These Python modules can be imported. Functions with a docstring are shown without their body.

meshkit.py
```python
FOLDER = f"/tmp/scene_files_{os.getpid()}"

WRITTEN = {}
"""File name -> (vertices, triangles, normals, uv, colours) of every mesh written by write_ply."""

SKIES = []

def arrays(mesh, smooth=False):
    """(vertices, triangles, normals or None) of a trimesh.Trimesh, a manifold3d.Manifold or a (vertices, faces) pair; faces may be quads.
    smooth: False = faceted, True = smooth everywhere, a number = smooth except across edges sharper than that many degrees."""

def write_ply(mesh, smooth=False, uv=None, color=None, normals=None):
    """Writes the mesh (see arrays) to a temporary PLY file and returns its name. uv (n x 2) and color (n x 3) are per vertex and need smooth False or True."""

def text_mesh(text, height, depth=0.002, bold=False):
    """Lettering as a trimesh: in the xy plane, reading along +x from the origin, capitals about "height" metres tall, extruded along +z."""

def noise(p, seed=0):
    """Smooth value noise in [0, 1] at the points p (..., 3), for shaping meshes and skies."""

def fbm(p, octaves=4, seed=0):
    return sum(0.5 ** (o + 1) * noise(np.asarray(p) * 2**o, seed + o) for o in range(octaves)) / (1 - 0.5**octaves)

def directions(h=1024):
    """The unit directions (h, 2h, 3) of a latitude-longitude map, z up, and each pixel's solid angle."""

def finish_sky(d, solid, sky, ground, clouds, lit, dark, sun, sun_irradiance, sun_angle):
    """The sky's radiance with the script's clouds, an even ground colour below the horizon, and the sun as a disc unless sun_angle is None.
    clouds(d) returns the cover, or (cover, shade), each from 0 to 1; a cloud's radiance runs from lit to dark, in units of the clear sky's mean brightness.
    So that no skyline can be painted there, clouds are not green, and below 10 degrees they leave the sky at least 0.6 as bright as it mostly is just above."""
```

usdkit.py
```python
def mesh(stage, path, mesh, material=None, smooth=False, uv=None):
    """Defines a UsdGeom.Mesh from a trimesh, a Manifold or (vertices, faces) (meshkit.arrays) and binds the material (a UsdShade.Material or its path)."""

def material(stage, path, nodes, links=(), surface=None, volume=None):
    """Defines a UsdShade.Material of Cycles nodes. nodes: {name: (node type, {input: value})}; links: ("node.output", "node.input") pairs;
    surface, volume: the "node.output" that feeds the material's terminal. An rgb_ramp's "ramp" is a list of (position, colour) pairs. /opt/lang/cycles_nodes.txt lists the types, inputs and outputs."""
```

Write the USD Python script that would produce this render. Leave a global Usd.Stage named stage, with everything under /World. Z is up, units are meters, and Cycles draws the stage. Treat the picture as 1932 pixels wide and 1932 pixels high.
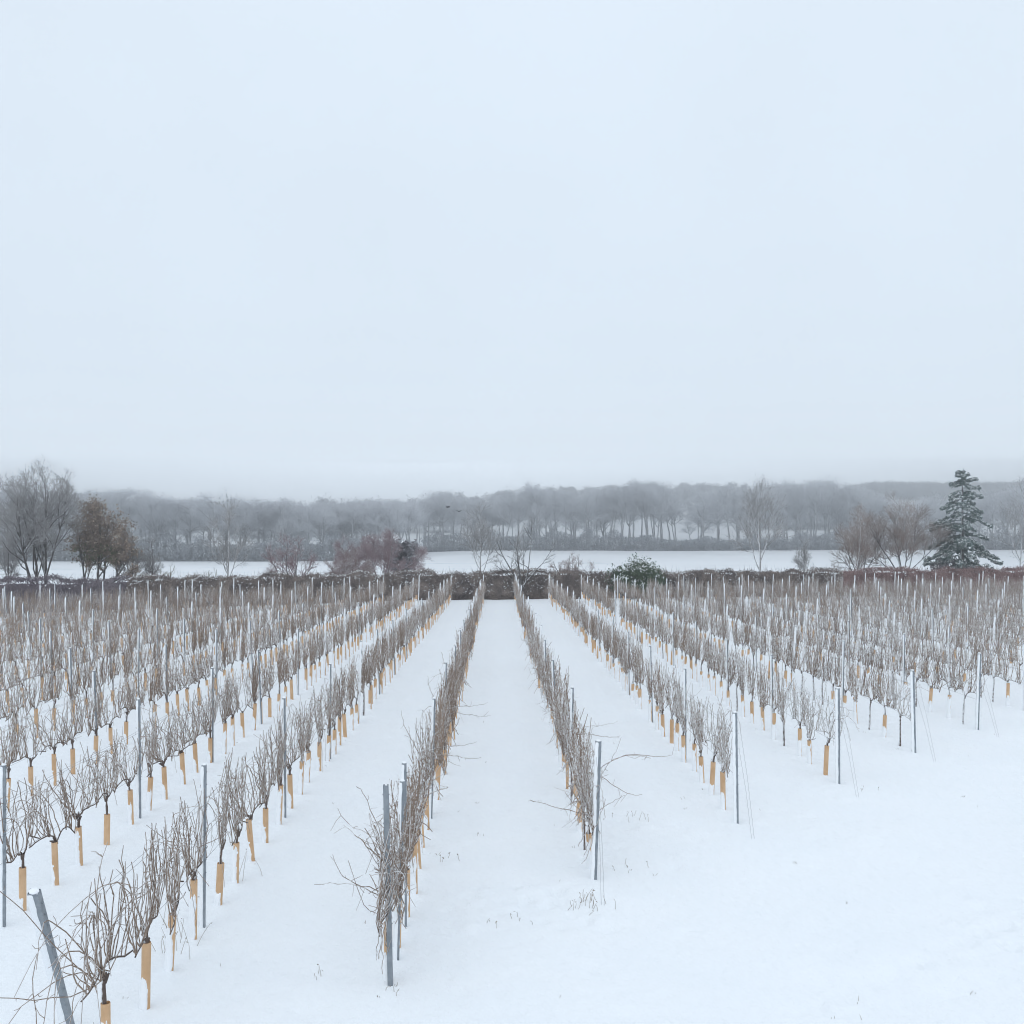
import math
import numpy as np
import trimesh
import usdkit
import meshkit
from pxr import Usd, UsdGeom, UsdLux, UsdShade, Sdf, Gf, Vt

stage = Usd.Stage.CreateInMemory()
UsdGeom.SetStageUpAxis(stage, "Z")
UsdGeom.SetStageMetersPerUnit(stage, 1.0)
UsdGeom.Xform.Define(stage, "/World")
UsdGeom.Scope.Define(stage, "/World/Looks")

# ------------------------------------------------------------------ camera, sky, sun
EYE = np.array([0.0, 0.0, 4.44])
FPX, HALF = 1937.0, 966.0
YAW, PITCH = math.atan(27 / FPX), math.atan(51 / FPX)
FWD = np.array([math.sin(YAW) * math.cos(PITCH), math.cos(YAW) * math.cos(PITCH), -math.sin(PITCH)])
RIGHT = np.array([math.cos(YAW), -math.sin(YAW), 0.0])
UP = np.cross(RIGHT, FWD)
cam = UsdGeom.Camera.Define(stage, "/World/camera")
cam.CreateHorizontalApertureAttr(36.0)
cam.CreateVerticalApertureAttr(36.0)
cam.CreateFocalLengthAttr(36.0 * FPX / (2 * HALF))
cam.CreateClippingRangeAttr(Gf.Vec2f(0.05, 20000.0))
cam.CreateExposureAttr(0.0)
m = np.eye(4)
m[0, :3], m[1, :3], m[2, :3], m[3, :3] = RIGHT, UP, -FWD, EYE
cam.AddTransformOp().Set(Gf.Matrix4d(m.tolist()))

SUN_EL, SUN_ROT = math.radians(48), math.radians(190)
CLOUD = (7.7, 8.7, 9.75)
usdkit.material(stage, "/World/Looks/overcast_sky", {
    "sky": ("sky_texture", {"sky_type": "single_scattering", "sun_disc": False, "sun_elevation": SUN_EL, "sun_rotation": SUN_ROT}),
    "tc": ("texture_coordinate", {}),
    "n": ("noise_texture", {"scale": 1.6, "detail": 4.0, "roughness": 0.55}),
    "r": ("rgb_ramp", {"ramp": [(0.25, tuple(c * 0.945 for c in CLOUD)), (0.75, tuple(c * 1.05 for c in CLOUD))]}),
    "mix": ("mix", {"mix_type": "mix", "fac": 0.94}),
    "sep": ("separate_xyz", {}),
    "low": ("rgb_ramp", {"ramp": [(0.000, (4.618, 4.618, 4.618)), (0.012, (4.618, 4.618, 4.618)), (0.020, (4.618, 4.618, 4.618)), (0.025, (3.594, 3.594, 3.594)), (0.030, (2.727, 2.727, 2.727)), (0.036, (2.189, 2.189, 2.189)), (0.044, (1.737, 1.737, 1.737)), (0.055, (1.510, 1.510, 1.510)), (0.070, (1.307, 1.307, 1.307)), (0.100, (1.152, 1.152, 1.152)), (0.140, (1.079, 1.079, 1.079)), (0.200, (1.039, 1.039, 1.039)), (0.280, (1.023, 1.023, 1.023)), (0.420, (1.020, 1.020, 1.020)), (1.000, (1.020, 1.020, 1.020))]}),
    "glow": ("mix", {"mix_type": "multiply", "fac": 1.0}),
    "bg": ("background_shader", {"strength": 0.1})},
    [("tc.generated", "n.vector"), ("n.fac", "r.fac"), ("sky.color", "mix.color1"), ("r.color", "mix.color2"), ("tc.generated", "sep.vector"), ("sep.z", "low.fac"), ("mix.color", "glow.color1"), ("low.color", "glow.color2"), ("glow.color", "bg.color")], surface="bg.background")
dome = UsdLux.DomeLight.Define(stage, "/World/sky")
UsdShade.MaterialBindingAPI.Apply(dome.GetPrim()).Bind(UsdShade.Material.Get(stage, "/World/Looks/overcast_sky"))
sun = UsdLux.DistantLight.Define(stage, "/World/sun")
sun.CreateIntensityAttr(0.15)
sun.CreateAngleAttr(80.0)
sun.CreateNormalizeAttr(True)
sun.CreateColorAttr(Gf.Vec3f(1.0, 0.97, 0.93))
sd = np.array([math.sin(SUN_ROT) * math.cos(SUN_EL), math.cos(SUN_ROT) * math.cos(SUN_EL), math.sin(SUN_EL)])
sx = np.cross([0, 0, 1.0], sd); sx /= np.linalg.norm(sx)
sm = np.eye(4); sm[0, :3], sm[1, :3], sm[2, :3] = sx, np.cross(sd, sx), sd
sun.AddTransformOp().Set(Gf.Matrix4d(sm.tolist()))

# ------------------------------------------------------------------ placing helpers
SLOPE = 0.0542


def ray(xd, yd):
    return FWD * FPX + RIGHT * (xd - HALF) - UP * (yd - HALF)


def at(xd, yd, Y):
    d = ray(xd, yd)
    return EYE + d * (Y / d[1])


def proj(p):
    v = np.asarray(p, float) - EYE
    z = v @ FWD
    return HALF + FPX * (v @ RIGHT) / z, HALF - FPX * (v @ UP) / z


def sstep(t):
    t = np.clip(t, 0, 1)
    return t * t * (3 - 2 * t)


_Y = np.array([0, 340, 420, 500, 600, 800, 1000, 1300, 1700, 2200, 3000.0])
_R = np.array([0, 0, 1030, 1006, 984, 957, 944, 936, 930, 926, 924.0])
_L = np.array([0, 0, 1034, 1012, 992, 970, 962, 958, 957, 957, 957.0])


def _table(t):
    z = EYE[2] - (t - 915) / FPX * _Y
    z[0], z[1] = 0, -SLOPE * 340
    return z


_ZR, _ZL = _table(_R), _table(_L)


def ground(x, y, relief=True):
    x, y = np.asarray(x, float), np.asarray(y, float)
    k = sstep((x + 0.12 * y + 40) / (0.3 * np.maximum(y, 1) + 80))
    far = np.interp(y, _Y, _ZL) * (1 - k) + np.interp(y, _Y, _ZR) * k
    z = np.where(y < 340, -SLOPE * y, far)
    z = z - 1.5 * sstep((-x - 8) / 45) * sstep((y - 140) / 150) * (1 - sstep((y - 360) / 200))
    if relief:
        p = np.stack([x, y, 0 * x], -1)
        for c in (-.55, .75, 1.95, 3.1, -1.75, -2.8):   # shallow snowed-over wheel ruts between the rows
            z = z - 0.022 * np.exp(-((x - c) / .2) ** 2) * sstep((y - 13) / 4) * (1 - sstep((y - 70) / 4)) * (0.5 + meshkit.noise(p * .5, 31))
        z = z + (meshkit.fbm(p * 0.0024, 3, 15) - 0.5) * 26 * sstep((y - 900) / 900) + (meshkit.fbm(p * 0.55, 3, 5) - 0.5) * 0.11 * sstep((y - 2) / 4) + np.where(y > 110, (meshkit.fbm(p * 0.03, 2, 9) - 0.5) * 0.5, 0)
    return z


def hedge_y(x):
    return 77 + (x + 6) * (0.57 if x < -6 else 0.14)


def foot(xd, Y):
    p = at(xd, 1020, Y)
    return np.array([p[0], Y, float(ground(p[0], Y))])


# ------------------------------------------------------------------ scene writing helpers
COUNT = {}


def numbered(parent, name):
    k = COUNT.get((parent, name), 0)
    COUNT[(parent, name)] = k + 1
    return f"{parent}/{name}" if k == 0 else f"{parent}/{name}_{k:03d}"


def tag(prim, label=None, cat=None, group=None, kind=None):
    for key, v in (("label", label), ("category", cat), ("group", group), ("kind", kind)):
        if v:
            prim.SetCustomDataByKey(key, v)
    return prim


def look(name):
    return UsdShade.Material.Get(stage, "/World/Looks/" + name)


def obj(name, mesh, mat, parent="/World", smooth=False, **tags):
    path = numbered(parent, name)
    p = usdkit.mesh(stage, path, mesh, look(mat), smooth=smooth).GetPrim()
    tag(p, **tags)
    return path


def thing(name, loc=(0, 0, 0), rz=0.0, scale=None, tilt=None, **tags):
    path = numbered("/World", name)
    x = UsdGeom.Xform.Define(stage, path)
    x.AddTranslateOp().Set(Gf.Vec3d(*map(float, loc)))
    if tilt is not None:
        x.AddRotateXYZOp().Set(Gf.Vec3f(float(tilt[0]), float(tilt[1]), float(rz)))
    elif rz:
        x.AddRotateZOp().Set(float(rz))
    if scale is not None:
        x.AddScaleOp().Set(Gf.Vec3f(*map(float, np.broadcast_to(scale, 3))))
    tag(x.GetPrim(), **tags)
    return path


def copy_of(proto, name, loc, rz=0.0, scale=None, tilt=None, **tags):
    path = thing(name, loc, rz, scale, tilt, **tags)
    p = stage.GetPrimAtPath(path)
    p.GetReferences().AddInternalReference(proto)
    p.SetInstanceable(True)
    return path


def proto(name):
    if not stage.GetPrimAtPath("/World/Kinds"):
        stage.CreateClassPrim("/World/Kinds")
    path = numbered("/World/Kinds", name)
    UsdGeom.Xform.Define(stage, path)
    return path


class MB:
    def __init__(self):
        self.v, self.f, self.n = [], [], 0

    def add(self, v, f):
        f = np.asarray(f)
        if f.shape[1] == 4:
            f = np.vstack([f[:, [0, 1, 2]], f[:, [0, 2, 3]]])
        self.v.append(np.asarray(v, float)); self.f.append(f + self.n); self.n += len(v)
        return self

    def mesh(self):
        return np.vstack(self.v), np.vstack(self.f)

    def tubes(self, pts, rad, sides=4, cap=False):
        pts = np.asarray(pts, float)
        if pts.ndim == 2:
            pts = pts[None]
        n, k, _ = pts.shape
        rad = np.broadcast_to(np.asarray(rad, float), (n, k))
        t = np.gradient(pts, axis=1)
        t /= np.linalg.norm(t, axis=2, keepdims=True) + 1e-12
        ref = np.where(np.abs(t[:, :1, 2:]) < 0.8, [0, 0, 1.0], [1.0, 0, 0])
        a = np.cross(t, np.broadcast_to(ref, t.shape))
        a /= np.linalg.norm(a, axis=2, keepdims=True) + 1e-12
        b = np.cross(t, a)
        ang = np.arange(sides) * 2 * np.pi / sides
        v = pts[:, :, None] + rad[:, :, None, None] * (np.cos(ang)[:, None] * a[:, :, None] + np.sin(ang)[:, None] * b[:, :, None])
        i, j = np.meshgrid(np.arange(k - 1), np.arange(sides), indexing="ij")
        q = np.stack([i * sides + j, i * sides + (j + 1) % sides, (i + 1) * sides + (j + 1) % sides, (i + 1) * sides + j], -1).reshape(-1, 4)
        f = (q[None] + (np.arange(n) * k * sides)[:, None, None]).reshape(-1, 4)
        return self.add(v.reshape(-1, 3), f)

    def tris(self, rng, c, size, aspect=0.5, direction=None, spread=1.0):
        """leaf-like triangles: centre c, long axis near direction"""
        n = len(c)
        d = rng.normal(size=(n, 3)) * spread
        if direction is not None:
            d = d + direction
        d /= np.linalg.norm(d, axis=1, keepdims=True) + 1e-9
        e = np.cross(d, rng.normal(size=(n, 3)))
        e /= np.linalg.norm(e, axis=1, keepdims=True) + 1e-9
        s = np.broadcast_to(size, n)[:, None] * rng.uniform(0.6, 1.4, (n, 1))
        v = np.stack([c + d * s * 0.5, c - d * s * 0.5 + e * s * aspect * 0.5, c - d * s * 0.5 - e * s * aspect * 0.5], 1)
        return self.add(v.reshape(-1, 3), np.arange(3 * n).reshape(-1, 3))


ORD = "zeroth first second third fourth fifth sixth seventh eighth ninth tenth eleventh twelfth thirteenth fourteenth fifteenth sixteenth seventeenth eighteenth nineteenth".split()
TENS = {2: "twent", 3: "thirt", 4: "fort", 5: "fift", 6: "sixt", 7: "sevent", 8: "eight", 9: "ninet"}


def ordinal(n):
    if n < 20:
        return ORD[n]
    return TENS[n // 10] + ("ieth" if n % 10 == 0 else "y-" + ORD[n % 10])


# ------------------------------------------------------------------ materials
WIND = (-0.80, -0.35, 0.48)


def bark(name, c1, c2, snow=(0.86, 0.88, 0.9), lo=0.25, hi=0.75, amount=0.9, scale=9.0, wind=WIND):
    usdkit.material(stage, "/World/Looks/" + name, {
        "g": ("geometry", {}),
        "oi": ("object_info", {}),
        "n": ("noise_texture", {"scale": scale, "detail": 3.0}),
        "base": ("mix", {"color1": c1, "color2": c2}),
        "rr": ("math", {"math_type": "multiply_add", "value2": 0.5, "value3": 0.0}),
        "fsum": ("math", {"math_type": "add"}),
        "dot": ("vector_math", {"math_type": "dot_product", "vector2": wind}),
        "ns": ("math", {"math_type": "multiply_add", "value2": 1.6, "value3": -0.8}),
        "sum": ("math", {"math_type": "add"}),
        "mr": ("map_range", {"range_type": "smoothstep", "from_min": lo, "from_max": hi, "to_min": 0.0, "to_max": amount, "clamp": True}),
        "mix": ("mix", {"color2": snow}),
        "p": ("principled_bsdf", {"roughness": 0.85, "specular_ior_level": 0.2})},
        [("g.position", "n.vector"), ("oi.random", "rr.value1"), ("n.fac", "fsum.value1"), ("rr.value", "fsum.value2"), ("fsum.value", "base.fac"),
         ("g.normal", "dot.vector1"), ("n.fac", "ns.value1"), ("dot.value", "sum.value1"), ("ns.value", "sum.value2"), ("sum.value", "mr.value"),
         ("mr.result", "mix.fac"), ("base.color", "mix.color1"), ("mix.color", "p.base_color")], surface="p.BSDF")


def plain(name, c1, c2, scale=6.0, rough=0.85, spec=0.2, metallic=0.0, translucent=None):
    nodes = {
        "g": ("geometry", {}), "n": ("noise_texture", {"scale": scale, "detail": 4.0}),
        "mr": ("map_range", {"from_min": 0.3, "from_max": 0.7, "clamp": True}),
        "base": ("mix", {"color1": c1, "color2": c2}),
        "p": ("principled_bsdf", {"roughness": rough, "specular_ior_level": spec, "metallic": metallic})}
    links = [("g.position", "n.vector"), ("n.fac", "mr.value"), ("mr.result", "base.fac"), ("base.color", "p.base_color")]
    out = "p.BSDF"
    if translucent:
        nodes["t"] = ("translucent_bsdf", {})
        nodes["mx"] = ("mix_closure", {"fac": translucent})
        links += [("base.color", "t.color"), ("p.BSDF", "mx.closure1"), ("t.BSDF", "mx.closure2")]
        out = "mx.closure"
    usdkit.material(stage, "/World/Looks/" + name, nodes, links, surface=out)


bark("vine_wood", (0.075, 0.058, 0.052), (0.15, 0.115, 0.1), lo=0.45, hi=0.95, amount=0.75, scale=22.0)
bark("vine_cane", (0.13, 0.093, 0.072), (0.32, 0.245, 0.195), lo=0.3, hi=0.8, amount=0.85, scale=30.0)
bark("tree_bark", (0.055, 0.05, 0.048), (0.11, 0.10, 0.095), lo=0.45, hi=0.95, amount=0.75, scale=4.0)
bark("birch_bark", (0.16, 0.15, 0.145), (0.34, 0.32, 0.31), lo=0.1, hi=0.7, amount=0.9, scale=3.0)
bark("twig_grey", (0.20, 0.192, 0.192), (0.33, 0.318, 0.315), lo=0.4, hi=0.95, amount=0.7, scale=4.0)
bark("twig_brown", (0.19, 0.145, 0.125), (0.32, 0.25, 0.22), lo=0.5, hi=1.0, amount=0.5, scale=4.0)
bark("twig_purple", (0.21, 0.145, 0.155), (0.34, 0.25, 0.26), lo=0.55, hi=1.0, amount=0.45, scale=4.0)
bark("twig_pink", (0.2, 0.14, 0.13), (0.3, 0.22, 0.21), lo=0.3, hi=0.9, amount=0.7, scale=4.0)
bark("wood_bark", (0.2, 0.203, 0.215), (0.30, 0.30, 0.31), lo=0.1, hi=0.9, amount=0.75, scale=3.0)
bark("hazed_wood_twig", (0.40, 0.412, 0.44), (0.55, 0.56, 0.585), lo=-0.1, hi=0.8, amount=0.75, scale=5.0)  # snow-dusted twigs, base paled further: missing haze airlight put into the colour
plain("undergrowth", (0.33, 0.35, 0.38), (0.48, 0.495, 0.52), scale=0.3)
plain("dead_leaf", (0.38, 0.295, 0.235), (0.29, 0.25, 0.205), scale=1.4)
plain("ivy_leaf", (0.11, 0.13, 0.085), (0.16, 0.18, 0.10), scale=2.0)
plain("evergreen_leaf", (0.06, 0.10, 0.07), (0.13, 0.16, 0.09), scale=3.0)
plain("conifer_needle", (0.10, 0.148, 0.142), (0.19, 0.235, 0.22), scale=1.6)
plain("dark_evergreen", (0.19, 0.185, 0.2), (0.28, 0.265, 0.275), scale=1.5)
plain("hedge_purple", (0.19, 0.165, 0.19), (0.30, 0.26, 0.275), scale=0.7)
plain("hedge_brown", (0.16, 0.135, 0.13), (0.37, 0.31, 0.275), scale=1.1)
plain("hedge_red", (0.25, 0.165, 0.16), (0.40, 0.28, 0.265), scale=0.8)
plain("olive_stem", (0.24, 0.21, 0.13), (0.17, 0.15, 0.1), scale=2.0)
plain("dead_grass", (0.40, 0.35, 0.29), (0.24, 0.21, 0.18), scale=12.0)
plain("snow_clod", (0.9, 0.92, 0.94), (0.93, 0.94, 0.95), scale=20.0, rough=0.75)
plain("tan_guard", (0.66, 0.42, 0.235), (0.80, 0.55, 0.34), scale=5.0, rough=0.55, spec=0.35, translucent=0.2)
plain("galvanised", (0.20, 0.225, 0.25), (0.30, 0.325, 0.35), scale=14.0, rough=0.5, spec=0.5, metallic=0.25)
plain("wire_steel", (0.22, 0.22, 0.23), (0.3, 0.3, 0.31), scale=20.0, rough=0.5, spec=0.5, metallic=0.3)
plain("bird_black", (0.015, 0.015, 0.018), (0.03, 0.03, 0.035), scale=10.0)

usdkit.material(stage, "/World/Looks/snow_ground", {
    "g": ("geometry", {}),
    "sep": ("separate_xyz", {}),
    "map": ("mapping", {"mapping_type": "point", "scale": (0.035, 0.22, 0.0)}),
    "ns": ("noise_texture", {"scale": 1.0, "detail": 6.0, "roughness": 0.62}),
    "st": ("map_range", {"range_type": "smoothstep", "from_min": 0.5, "from_max": 0.7, "to_min": 0.0, "to_max": 0.45, "clamp": True}),
    "fy": ("map_range", {"range_type": "smoothstep", "from_min": 84.0, "from_max": 105.0, "to_min": 0.0, "to_max": 1.0, "clamp": True}),
    "mul": ("math", {"math_type": "multiply"}),
    "nf": ("noise_texture", {"scale": 0.9, "detail": 5.0, "roughness": 0.6}),
    "snow": ("mix", {"color1": (0.885, 0.915, 0.945), "color2": (0.93, 0.945, 0.96)}),
    "col": ("mix", {"color2": (0.22, 0.23, 0.19)}),
    "n1": ("noise_texture", {"scale": 5.0, "detail": 5.0, "roughness": 0.6}),
    "n2": ("noise_texture", {"scale": 70.0, "detail": 3.0, "roughness": 0.6}),
    "b1": ("bump", {"strength": 0.7, "distance": 0.08}),
    "b2": ("bump", {"strength": 0.3, "distance": 0.006}),
    "p": ("principled_bsdf", {"roughness": 0.7, "specular_ior_level": 0.25, "diffuse_roughness": 0.5})},
    [("g.position", "sep.vector"), ("g.position", "map.vector"), ("map.vector", "ns.vector"), ("ns.fac", "st.value"), ("sep.y", "fy.value"),
     ("st.result", "mul.value1"), ("fy.result", "mul.value2"), ("g.position", "nf.vector"), ("nf.fac", "snow.fac"), ("snow.color", "col.color1"), ("mul.value", "col.fac"),
     ("g.position", "n1.vector"), ("g.position", "n2.vector"), ("n1.fac", "b1.height"), ("n2.fac", "b2.height"), ("b1.normal", "b2.normal"), ("b2.normal", "p.normal"),
     ("col.color", "p.base_color")], surface="p.BSDF")

# ------------------------------------------------------------------ the snowy ground, one sheet to the horizon
def axis(stops):
    out = [stops[0][0]]
    for (a, _), (b, step) in zip(stops[:-1], stops[1:]):
        n = max(1, int(round((b - a) / step)))
        out += list(np.linspace(a, b, n + 1)[1:])
    return np.array(out)


gx = axis([(-1700, 0), (-600, 100), (-120, 30), (-45, 3), (-9, 0.3), (10, 0.075), (45, 0.3), (120, 3), (600, 30), (1700, 100)])
gy = axis([(-250, 0), (-10, 20), (7, 1), (18, 0.075), (34, 0.16), (84, 0.5), (440, 6), (1200, 25), (1480, 40)])
# ------------------------------------------------------------------ vineyard pieces
def crust(rng, height, r, ang0, half, seg_h, seg_a, tmax, low_bias, shape=None, off=0.0, step=None):
    """wind-plastered snow on one side of an upright piece: a shell that sinks into the piece where there is no snow"""
    z = np.linspace(0, height, seg_h + 1)
    a = ang0 + np.linspace(-half, half, seg_a + 1)
    Z, A = np.meshgrid(z, a, indexing="ij")
    seed = int(rng.integers(1e6))
    nz = meshkit.fbm(np.stack([np.cos(A) * 1.7 + seed % 97, np.sin(A) * 1.7, Z * 9.0], -1), 3, seed) - 0.5
    edge = np.cos((A - ang0) / half * np.pi / 2)
    t = tmax * (edge * 1.3 - 0.42 + nz * 1.3 + low_bias * (1 - Z / height - (0.45 if low_bias < 1 else 0.55)))
    if step:
        t = tmax * np.minimum((step[0] - np.abs(A - ang0) + 1.3 * nz) / 0.3, (step[1] - Z + 0.5 * height * nz) / 0.05)
    t = np.clip(t, -0.004, tmax)
    t[-1] = np.minimum(t[-1], -0.002)
    R = (r if shape is None else shape(A)) + t
    v = np.stack([R * np.cos(A) + off, R * np.sin(A), Z], -1).reshape(-1, 3)
    w = seg_a + 1
    i, j = np.meshgrid(np.arange(seg_h), np.arange(seg_a), indexing="ij")
    q = np.stack([i * w + j, i * w + j + 1, (i + 1) * w + j + 1, (i + 1) * w + j], -1).reshape(-1, 4)
    return v, q


WANG = math.atan2(-0.45, -0.9)     # the side the snow came from


def guard_proto(rng, height, bare=0.0):
    p = proto("vine_guard")
    mb = MB()
    r, n = rng.uniform(0.034, 0.041), 14
    a = np.linspace(0.35, 2 * np.pi + 0.05, n)            # split sleeve, its edges overlapping a little
    rr = r + np.linspace(0, 0.004, n)
    zs = np.array([-0.06, height * 0.5, height])
    for q in range(2):
        ro = rr - q * 0.003
        v = np.stack([np.stack([ro * np.cos(a), ro * np.sin(a), np.full(n, z)], -1) for z in zs]).reshape(-1, 3)
        v[:, :2] *= 1 + 0.05 * rng.normal(size=(1, 2))
        f = [[k * n + j, k * n + j + 1, (k + 1) * n + j + 1, (k + 1) * n + j] for k in range(len(zs) - 1) for j in range(n - 1)]
        mb.add(v, np.array(f)[:, ::-1] if q else f)
    obj("sleeve", mb.mesh(), "tan_guard", p, smooth=40)
    c = crust(rng, height * 0.985, r * 1.07, WANG + rng.normal(0, 0.12), 2.3, 30, 20, 0.013, 0, step=(rng.uniform(1.45, 2.0), height * (0.98 - 0.42 * bare)))
    obj("snow_crust", c, "snow_clod", p, smooth=True)
    return p


def post_proto(rng, height, w=0.052, d=0.036, snow=1.0):
    """open steel channel with rolled lips and hooks for the wires"""
    p = proto("vineyard_post")
    mb = MB()
    t = 0.004
    prof = np.array([(-w / 2, -d / 2), (w / 2, -d / 2), (w / 2, d / 2), (w / 2 - 0.014, d / 2), (w / 2 - 0.014, d / 2 - t), (w / 2 - t, d / 2 - t), (w / 2 - t, -d / 2 + t),
                     (0.006, -d / 2 + t), (0.0, -d / 2 + 0.010), (-0.006, -d / 2 + t),
                     (-w / 2 + t, -d / 2 + t), (-w / 2 + t, d / 2 - t), (-w / 2 + 0.014, d / 2 - t), (-w / 2 + 0.014, d / 2), (-w / 2, d / 2)])
    from shapely.geometry import Polygon
    m = trimesh.creation.extrude_polygon(Polygon(prof), height + 0.25, engine="earcut")
    m.apply_translation((0, 0, -0.25))
    obj("channel", (np.array(m.vertices), np.array(m.faces)), "galvanised", p)
    hk = MB()
    for z in np.arange(0.62, height - 0.05, 0.145):
        for s in (-1, 1):
            x = s * w / 2
            hk.add(np.array([(x, -0.006, z), (x, 0.006, z), (x + s * 0.011, 0.006, z + 0.012), (x + s * 0.011, -0.006, z + 0.012), (x, -0.006, z + 0.016), (x, 0.006, z + 0.016)]),
                   np.array([(0, 1, 2), (0, 2, 3), (3, 2, 5), (3, 5, 4), (1, 5, 2), (0, 3, 4)]))
    obj("wire_hooks", hk.mesh(), "galvanised", p, kind="stuff")
    if snow:
        def shape(A):
            return np.minimum((w / 2 + 0.001) / np.maximum(np.abs(np.cos(A)), 1e-3), (d / 2 + 0.001) / np.maximum(np.abs(np.sin(A)), 1e-3))
        c = crust(rng, height * 0.995, 0, WANG + (0.12 if snow < 1.5 else 0.5), 1.25 if snow < 1.5 else 1.9, 44, 12, 0.013 * min(snow, 1.2), 0.15, shape)
        obj("snow_crust", c, "snow_clod", p, smooth=True)
        cap = trimesh.creation.icosphere(1)
        v = np.array(cap.vertices) * (w * 0.5, d * 0.55, 0.02) + (0, 0, height + 0.004)
        obj("snow_cap", (v, np.array(cap.faces)), "snow_clod", p, smooth=True)
    return p


def polyline(ctrl, k):
    c = np.asarray(ctrl, float)
    s = np.linspace(0, 1, len(c))
    t = np.linspace(0, 1, k)
    from scipy.interpolate import CubicSpline
    return CubicSpline(s, c)(t)


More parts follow.
